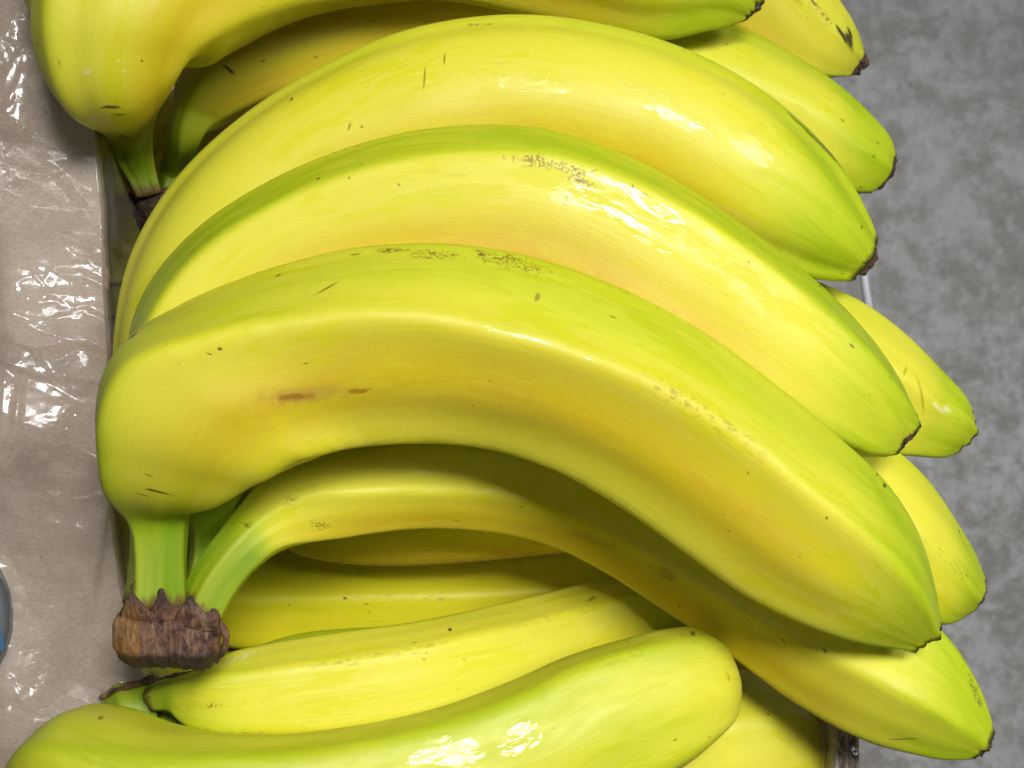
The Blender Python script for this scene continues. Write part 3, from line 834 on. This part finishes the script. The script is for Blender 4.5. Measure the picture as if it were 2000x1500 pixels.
# dried crown of the central bunch
def mat_crown():
    t = NT("dried_crown")
    g = t.n('ShaderNodeTexCoord').outputs['Object']
    x0 = float(un(278, 0, -0.005)[0] - main.location[0])
    sep = t.n('ShaderNodeSeparateXYZ'); t.lk(g, sep.inputs[0])
    ang = t.noise(t.mapping(g, scale=(520, 120, 300)), 1.0, 5, 0.7, 0.5)
    blot = t.noise(g, 260, 5, 0.65, 0.8)
    fine = t.noise(t.mapping(g, rot=(0, 0, 0.6), scale=(2.2, 0.8, 1)), 1100, 4, 0.7)
    a = t.mix(t.rng(blot, 0.34, 0.66), (0.045, 0.017, 0.013), (0.205, 0.098, 0.056))
    a = t.mix(t.math('MULTIPLY', t.rng(ang, 0.50, 0.62), 0.65), a, (0.30, 0.185, 0.115))
    b = t.mix(t.rng(ang, 0.38, 0.62), (0.17, 0.07, 0.012), (0.36, 0.22, 0.09))
    yb = float(un(0, 1235, -0.005)[1] - main.location[1])
    b = t.mix(t.rng(sep.outputs[1], yb - 0.004, yb + 0.001, 0.7, 0), b, (0.21, 0.085, 0.01))
    left = t.rng(t.math('ADD', sep.outputs[0], t.math('MULTIPLY', t.math('SUBTRACT', fine, 0.5), 0.0008)), x0 - 0.0004, x0 + 0.0004, 1, 0)
    top = t.rng(sep.outputs[1], float(un(0, 1180, 0)[1] - main.location[1]) - 0.0025, float(un(0, 1180, 0)[1] - main.location[1]) + 0.001, 0, 0.8)
    col = t.mix(left, a, b)
    col = t.mix(top, col, (0.05, 0.033, 0.028))
    col = t.mix(t.math('MULTIPLY', t.rng(fine, 0.60, 0.72), 0.6), col, (0.42, 0.32, 0.20))
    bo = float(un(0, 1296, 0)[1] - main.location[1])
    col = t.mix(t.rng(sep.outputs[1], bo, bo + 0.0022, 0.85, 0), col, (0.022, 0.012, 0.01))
    p = t.principled(Base_Color=col, Roughness=0.62)
    h = t.math('ADD', t.math('MULTIPLY', ang, 0.7), t.math('ADD', t.math('MULTIPLY', blot, 0.6), t.math('MULTIPLY', fine, 0.6)))
    t.lk(t.bump(h, 0.6, 0.0010), p.inputs['Normal'])
    t.lk(p.outputs[0], t.out.inputs[0])
    return t.m
CROWN = mat_crown()
d = sweep([(237, 1208, 238, 1264, -0.009), (239, 1192, 241, 1282, -0.008), (244, 1184, 248, 1296, -0.007), (255, 1180, 262, 1302, -0.0065), (290, 1186, 294, 1303, -0.0065), (330, 1182, 333, 1304, -0.0065),
           (370, 1186, 372, 1307, -0.007), (398, 1194, 400, 1308, -0.008), (409, 1206, 409, 1300, -0.009), (419, 1216, 419, 1288, -0.011)], n=120, M=120,
          ridges=(25, 95, -30, -85, -150, 150), k=0.75, kend=0.7, aspect=0.55, smooth=1.5, lump=0.02)
v = d['v']; cen = v.mean(0)
dirn = (v - cen) / np.linalg.norm(v - cen, axis=1)[:, None]
v = v + dirn * (0.00022 * fbm(v * 330, 3) + 0.00030 * fbm(v * np.array([1400, 350, 900]), 2))[:, None]
crown = mesh_obj("crown", v, d['f'], CROWN, main)
crown["label"] = "dry brown cut crown with pointed dark shreds"
def shred(st, ridges=(0, 90, 180, -90), aspect=0.22, n=24, parent=crown, mat=None):
    q = sweep(st, n=n, M=16, ridges=ridges, k=0.6, kend=0.6, aspect=aspect, smooth=0.8, lump=0.05)
    vv = q['v'] + 0.00009 * np.stack([fbm(q['v'] * 1500 + 5 * k, 2) for k in range(3)], 1)
    return mesh_obj("shred", vv, q['f'], mat or CROWN, parent)
shred([(231, 1215, 300, 1218, -0.0050), (236, 1192, 296, 1200, -0.0034), (244, 1174, 282, 1182, -0.0024), (252, 1160, 268, 1166, -0.0020), (254, 1152, 261, 1155, -0.0018), (254, 1145, 259, 1147, -0.0015), (257, 1139, 261, 1140, -0.0010), (263, 1135, 265, 1137, -0.0008)])
shred([(278, 1225, 356, 1222, -0.0050), (290, 1198, 346, 1198, -0.0034), (302, 1178, 334, 1180, -0.0024), (308, 1166, 326, 1168, -0.0020), (306, 1158, 324, 1160, -0.0018), (311, 1152, 322, 1153, -0.0016)])
shred([(330, 1226, 420, 1232, -0.0050), (344, 1202, 410, 1212, -0.0034), (356, 1182, 396, 1194, -0.0026), (366, 1170, 384, 1178, -0.0024), (373, 1165, 379, 1168, -0.0022)])
shred([(388, 1245, 430, 1240, -0.0065), (394, 1214, 430, 1218, -0.0048), (404, 1197, 430, 1202, -0.0042), (414, 1190, 427, 1193, -0.0042)])
# curled lobe at the right of the crown
lp = [un(*q) for q in [(424, 1214, -0.010), (434, 1221, -0.009), (441, 1234, -0.009), (442, 1250, -0.0095), (439, 1268, -0.010), (432, 1282, -0.0105), (420, 1292, -0.010)]]
lpa = np.array(lp); tt = np.linspace(0, len(lp) - 1, 30)
lpi = gsm(np.stack([np.interp(tt, range(len(lp)), lpa[:, k]) for k in range(3)], 1), 2)
v, f = tube(lpi, 6.5 * S0, 14)
v = np.array(v); v = v + 0.0003 * np.stack([fbm(v * 700 + 3 * k, 2) for k in range(3)], 1)
mesh_obj("lobe", v, f, CROWN, crown)

# ---- upper bunch
banana(upper, [
    (260, 388, 316, 375, -0.070), (226, 318, 302, 320, -0.068), (203, 272, 298, 275, -0.062), (186, 224, 304, 222, -0.046), (144, 192, 322, 182, -0.028), (88, 152, 348, 144, -0.020), (60, 92, 388, 104, -0.018), (56, 24, 427, 78, -0.018),
    (90, -65, 480, 50, -0.022), (170, -165, 560, 21, -0.028), (330, -265, 650, 5, -0.034), (560, -345, 765, 0, -0.040), (810, -372, 880, 2, -0.044), (1010, -355, 1000, 24, -0.046), (1200, -295, 1160, 60, -0.047), (1360, -210, 1290, 80, -0.047),
    (1455, -120, 1380, 61, -0.047), (1488, -55, 1430, 51, -0.048), (1494, -8, 1450, 41, -0.049)],
    ridges=(25, 95, -88, -140, 160), k=0.5, twist=[(0, 5), (0.2, 10), (0.4, 5), (1, 0)], stem=0.075, stemw=0.03, tip=0.0006, outg=0.4, midg=0.12, warm=0.7,
    scars=[(224, 214, 54, 8, -3, BROWN, 0.9, 0.9), (215, 205, 50, 5, -5, BROWN, 0.5, 1.3), (236, 228, 40, 6, -4, BROWN, 0.5, 1.2), (170, 145, 26, 14, -10, WHITE, 0.5, 1.3), (240, 115, 14, 6, 0, WHITE, 0.5, .8), (67, 90, 10, 6, 60, DARK, .8, .4), (285, 120, 8, 6, 0, BROWN, .8, .5), (244, 138, 14, 5, 0, WHITE, .5, .8), (240, 275, 30, 6, 15, BROWN, .5, .6)])
banana(upper, [
    (302, 390, 352, 385, -0.080), (312, 330, 368, 330, -0.080), (326, 270, 395, 268, -0.066), (336, 200, 440, 240, -0.066), (350, 120, 500, 215, -0.066), (430, 30, 600, 185, -0.066), (560, -50, 690, 150, -0.066), (760, -110, 800, 110, -0.066), (980, -120, 980, 100, -0.066), (1200, -80, 1180, 120, -0.075)],
    ridges=(10, 90, -60, -120, 160), k=0.6, stem=0.16, outg=0.3, midg=0.1, warm=0.9, scars=[(452, 142, 40, 10, 35, DARK, 0.9, 0.7), (408, 130, 26, 10, 30, DARK, 0.7, 1.2)])
banana(upper, [(75, 62, 180, 90, -0.026), (62, 28, 220, 55, -0.022), (45, -5, 240, 0, -0.02), (35, -80, 260, -50, -0.02), (70, -200, 330, -130, -0.02)], n=90, ridges=(10, 90, -60, -120, 160), k=0.6, outg=0.3, midg=0.15, warm=0.2)
banana(upper, [
    (1180, -330, 1090, -80, -0.090), (1350, -260, 1230, -40, -0.090), (1470, -185, 1340, 10, -0.090), (1560, -110, 1430, 70, -0.090), (1630, -5, 1520, 130, -0.090), (1664, 46, 1585, 152, -0.091), (1678, 78, 1630, 152, -0.092), (1683, 95, 1655, 148, -0.093)],
    n=140, ridges=(15, 80, -60, -120, 160), k=0.85, tip=0.0022, tipscale=0.9, outg=0.2, tipg=0.35, warm=0.5,
    scars=[(1600, 25, 120, 26, 42, (0.55, 0.30, 0.01), 0.75, 1.8), (1652, 68, 64, 14, 50, DARK, 0.97, 0.7), (1668, 75, 50, 22, 62, DARK, 0.95, 1.2), (1590, 14, 30, 8, 40, BROWN, 0.8, 1.5), (1620, 35, 50, 14, 40, BROWN, 0.7, 2.1), (1668, 62, 40, 14, 66, DARK, .95, .8), (1560, 10, 40, 8, 40, BROWN, .5, 2.0)], speck=0.9)
d = sweep([(248, 378, 330, 372, -0.074), (255, 400, 345, 392, -0.074), (268, 440, 360, 420, -0.078), (290, 470, 380, 440, -0.084)], n=50, M=60, ridges=(20, 90, -50, 150, -130), k=0.6, aspect=0.5, lump=0.03)
mesh_obj("crown", d['v'] + 0.0004 * fbm(d['v'] * 400, 3)[:, None], d['f'], TIP, upper)

# ---- lower bunch
banana(lower, [
    (283, 1345, 312, 1390, -0.0360), (318, 1330, 336, 1392, -0.0345), (350, 1320, 350, 1400, -0.0332), (378, 1310, 360, 1418, -0.0320), (405, 1294, 382, 1440, -0.0312), (442, 1278, 430, 1455, -0.0300), (520, 1260, 510, 1460, -0.0328), (650, 1238, 650, 1455, -0.0376),
    (800, 1218, 830, 1430, -0.0430), (960, 1184, 1000, 1385, -0.0542), (1100, 1150, 1150, 1335, -0.0640), (1220, 1122, 1260, 1296, -0.0711), (1300, 1130, 1330, 1250, -0.0759), (1335, 1180, 1350, 1228, -0.0780)],
    ridges=(39, 97, -32, -95, 165), k=0.88, twist=[(0, 0), (0.5, 0), (1, -5)], stem=0.05, stemw=0.02, outg=0.15, midg=0.06, warm=0.3, tip=0.0006,
    scars=[(408, 1383, 50, 24, -10, BROWN, 0.5, 2.0), (408, 1372, 5, 16, 20, BROWN, .7, .5), (881, 1221, 14, 7, 0, DARK, 0.9, 0.4), (840, 1272, 7, 7, 0, BROWN, 0.5, 0.5), (470, 1277, 110, 14, -16, WHITE, 0.7, 1.8), (1160, 1162, 30, 8, -20, BROWN, .5, 1.6)])
banana(lower, [
    (46, 1560, 60, 1620, -0.0300), (50, 1485, 95, 1690, -0.0295), (74, 1436, 155, 1745, -0.0267), (114, 1395, 240, 1762, -0.0220), (190, 1396, 330, 1765, -0.0190), (300, 1424, 420, 1768, -0.0160), (425, 1437, 520, 1762, -0.0145), (555, 1438, 620, 1752, -0.0160), (690, 1422, 745, 1735, -0.0185),
    (845, 1388, 900, 1695, -0.0225), (1005, 1330, 1075, 1635, -0.0275), (1115, 1281, 1200, 1570, -0.0310), (1225, 1248, 1300, 1515, -0.0345), (1318, 1228, 1360, 1470, -0.0375), (1378, 1232, 1398, 1428, -0.0400), (1405, 1262, 1414, 1398, -0.0420), (1421, 1304, 1423, 1362, -0.0440)],
    ridges=(56, 128, -42, -110, 180), k=0.5, kend=0.35, twist=[(0, 0), (0.15, -8), (0.5, 0), (1, 0)], outg=0.10, midg=0.42, tipg=-0.15, warm=0.1,
    scars=[(1355, 1231, 16, 10, 0, BROWN, 0.85, 1.0), (1345, 1245, 44, 34, 0, TAN, 0.4, 1.8), (196, 1397, 18, 5, 5, BROWN, .7, .7), (1420, 1310, 40, 8, 75, (0.14, 0.11, 0.02), .7, 1.8)],
    wets=[(870, 1468, 250, 150, -12), (1010, 1440, 150, 100, -15)])
banana(lower, [
    (1180, 1390, 1260, 1680, -0.066), (1300, 1345, 1370, 1640, -0.064), (1390, 1316, 1450, 1610, -0.063), (1468, 1313, 1520, 1580, -0.064), (1530, 1342, 1560, 1545, -0.0655), (1566, 1386, 1578, 1500, -0.0675), (1582, 1425, 1584, 1460, -0.0695)],
    n=120, ridges=(30, 95, -40, -110, 170), k=0.6, kend=0.3, outg=0.2, midg=0.05, tipg=0.1, warm=0.3, scars=[(1505, 1390, 10, 5, 30, BROWN, 0.7, 0.5)])
banana(lower, [(470, 1275, 500, 1420, -0.064), (560, 1243, 590, 1410, -0.062), (700, 1226, 720, 1400, -0.062), (900, 1230, 900, 1390, -0.066)], n=90, ridges=(20, 90, -60, 170, -120), k=0.6, outg=0.6, midg=0.3, warm=0.2)
# its crown: green neck stubs under a dark cut edge
def stub(st, ridges, parent, **kw):
    o, dd = banana(parent, st, n=60, M=48, ridges=ridges, k=0.88, kend=0.7, stem=2.0, stemw=0.1, aspect=0.7, speck=0.3, **kw)
    o.name = "stalk"
    o.data.name = "stalk"
    return o
stub([(196, 1366, 298, 1336, -0.042), (198, 1380, 306, 1362, -0.040), (205, 1405, 310, 1395, -0.039), (225, 1440, 305, 1430, -0.042), (240, 1480, 310, 1470, -0.05)], (10, 100, -70, 180), lower)
stub([(300, 1388, 345, 1396, -0.046), (295, 1410, 362, 1415, -0.045), (292, 1435, 372, 1435, -0.047), (300, 1480, 380, 1480, -0.055)], (10, 100, -70, 180), lower)
d = sweep([(193, 1360, 198, 1368, -0.040), (215, 1347, 219, 1358, -0.038), (250, 1334, 254, 1346, -0.037), (282, 1324, 286, 1338, -0.036), (290, 1316, 298, 1336, -0.036), (300, 1321, 303, 1333, -0.036), (340, 1314, 342, 1322, -0.036), (380, 1309, 381, 1316, -0.038)], n=60, M=20, ridges=(0, 90, 180, -90), k=0.88, aspect=0.9, smooth=1.0, lump=0.05)
mesh_obj("crown", d['v'] + 0.00025 * np.stack([fbm(d['v'] * 900 + 4 * k, 2) for k in range(3)], 1), d['f'], CROWN, lower)

# ---- the layer beneath
banana(under, bloom=0.25, st=[(520, 1000, 545, 1050, -0.0740), (580, 945, 590, 1080, -0.0700), (660, 915, 660, 1098, -0.0680), (785, 900, 785, 1105, -0.0680), (900, 893, 900, 1099, -0.0680), (1110, 880, 1110, 1079, -0.0690), (1260, 885, 1270, 1068, -0.0720), (1420, 900, 1430, 1060, -0.0760)],
       n=120, ridges=(10, 90, -60, -120, 160), k=0.5, warm=1.0, outg=0.1, midg=-0.2)
banana(under, bloom=0.25, st=[(380, 1110, 385, 1220, -0.0960), (430, 1075, 432, 1256, -0.0920), (600, 1062, 600, 1264, -0.0900), (800, 1060, 800, 1262, -0.0910), (1000, 1055, 1000, 1250, -0.0940), (1200, 1040, 1220, 1230, -0.1000), (1360, 1040, 1380, 1200, -0.1060)],
       n=120, ridges=(8, 90, -45, -120, 160), k=0.88, warm=0.3, outg=0.3, midg=-0.15, scars=[(680, 1164, 18, 10, 10, BROWN, 0.9, 0.6)], wets=[(630, 1150, 260, 40, 4)])
banana(under, bloom=0.25, st=[(210, 860, 330, 860, -0.066), (222, 1000, 340, 1000, -0.064), (230, 1100, 345, 1100, -0.064), (250, 1200, 360, 1200, -0.065), (284, 1300, 390, 1300, -0.068), (292, 1335, 405, 1340, -0.070), (310, 1420, 420, 1420, -0.075)],
       n=120, ridges=(20, 90, -40, -120, 160), k=0.85, warm=0.1, outg=0.5, midg=0.25)
banana(under, bloom=0.25, st=[(400, 1262, 410, 1420, -0.092), (500, 1274, 510, 1420, -0.092), (640, 1280, 640, 1420, -0.092)], n=70, ridges=(40, 80, -60, 170, -120), k=0.88, outg=0.5, warm=0.8)

banana(under, bloom=0.25, st=[(215, 300, 330, 330, -0.135), (300, 200, 440, 330, -0.135), (480, 110, 580, 290, -0.135), (760, 40, 820, 250, -0.135), (1000, 20, 1010, 240, -0.135)], n=80, M=64, ridges=(20, 90, -40, -120, 160), k=0.6, outg=0.4, midg=0.2, warm=0.6)  # this and the rest: unseen filler bananas added to keep the gaps dark
banana(under, bloom=0.25, st=[(180, 560, 330, 560, -0.135), (190, 440, 350, 470, -0.135), (240, 330, 420, 420, -0.135), (380, 240, 520, 390, -0.135), (600, 190, 680, 370, -0.135)], n=80, M=64, ridges=(20, 90, -40, -120, 160), k=0.6, outg=0.4, midg=0.3, warm=0.3)
banana(under, bloom=0.25, st=[(290, 930, 420, 950, -0.098), (330, 860, 470, 950, -0.098), (480, 830, 540, 990, -0.098), (760, 850, 760, 1020, -0.1)], n=80, M=64, ridges=(20, 90, -40, -120, 160), k=0.6, outg=0.4, midg=0.3, warm=0.3)
banana(under, bloom=0.25, st=[(1180, 1100, 1180, 1290, -0.135), (1300, 1110, 1310, 1310, -0.135), (1450, 1180, 1420, 1370, -0.135), (1560, 1290, 1500, 1430, -0.104), (1600, 1370, 1550, 1440, -0.106)], n=80, M=64, ridges=(20, 90, -40, -120, 160), k=0.6, outg=0.3, midg=0.1, warm=0.5)

banana(under, bloom=0.25, st=[(165, 60, 290, 60, -0.13), (172, 180, 300, 180, -0.13), (185, 300, 310, 300, -0.13), (190, 420, 315, 420, -0.135), (200, 620, 320, 620, -0.135)], n=70, M=64, ridges=(20, 90, -40, -120, 160), k=0.6, outg=0.4, midg=0.4, warm=0.3)
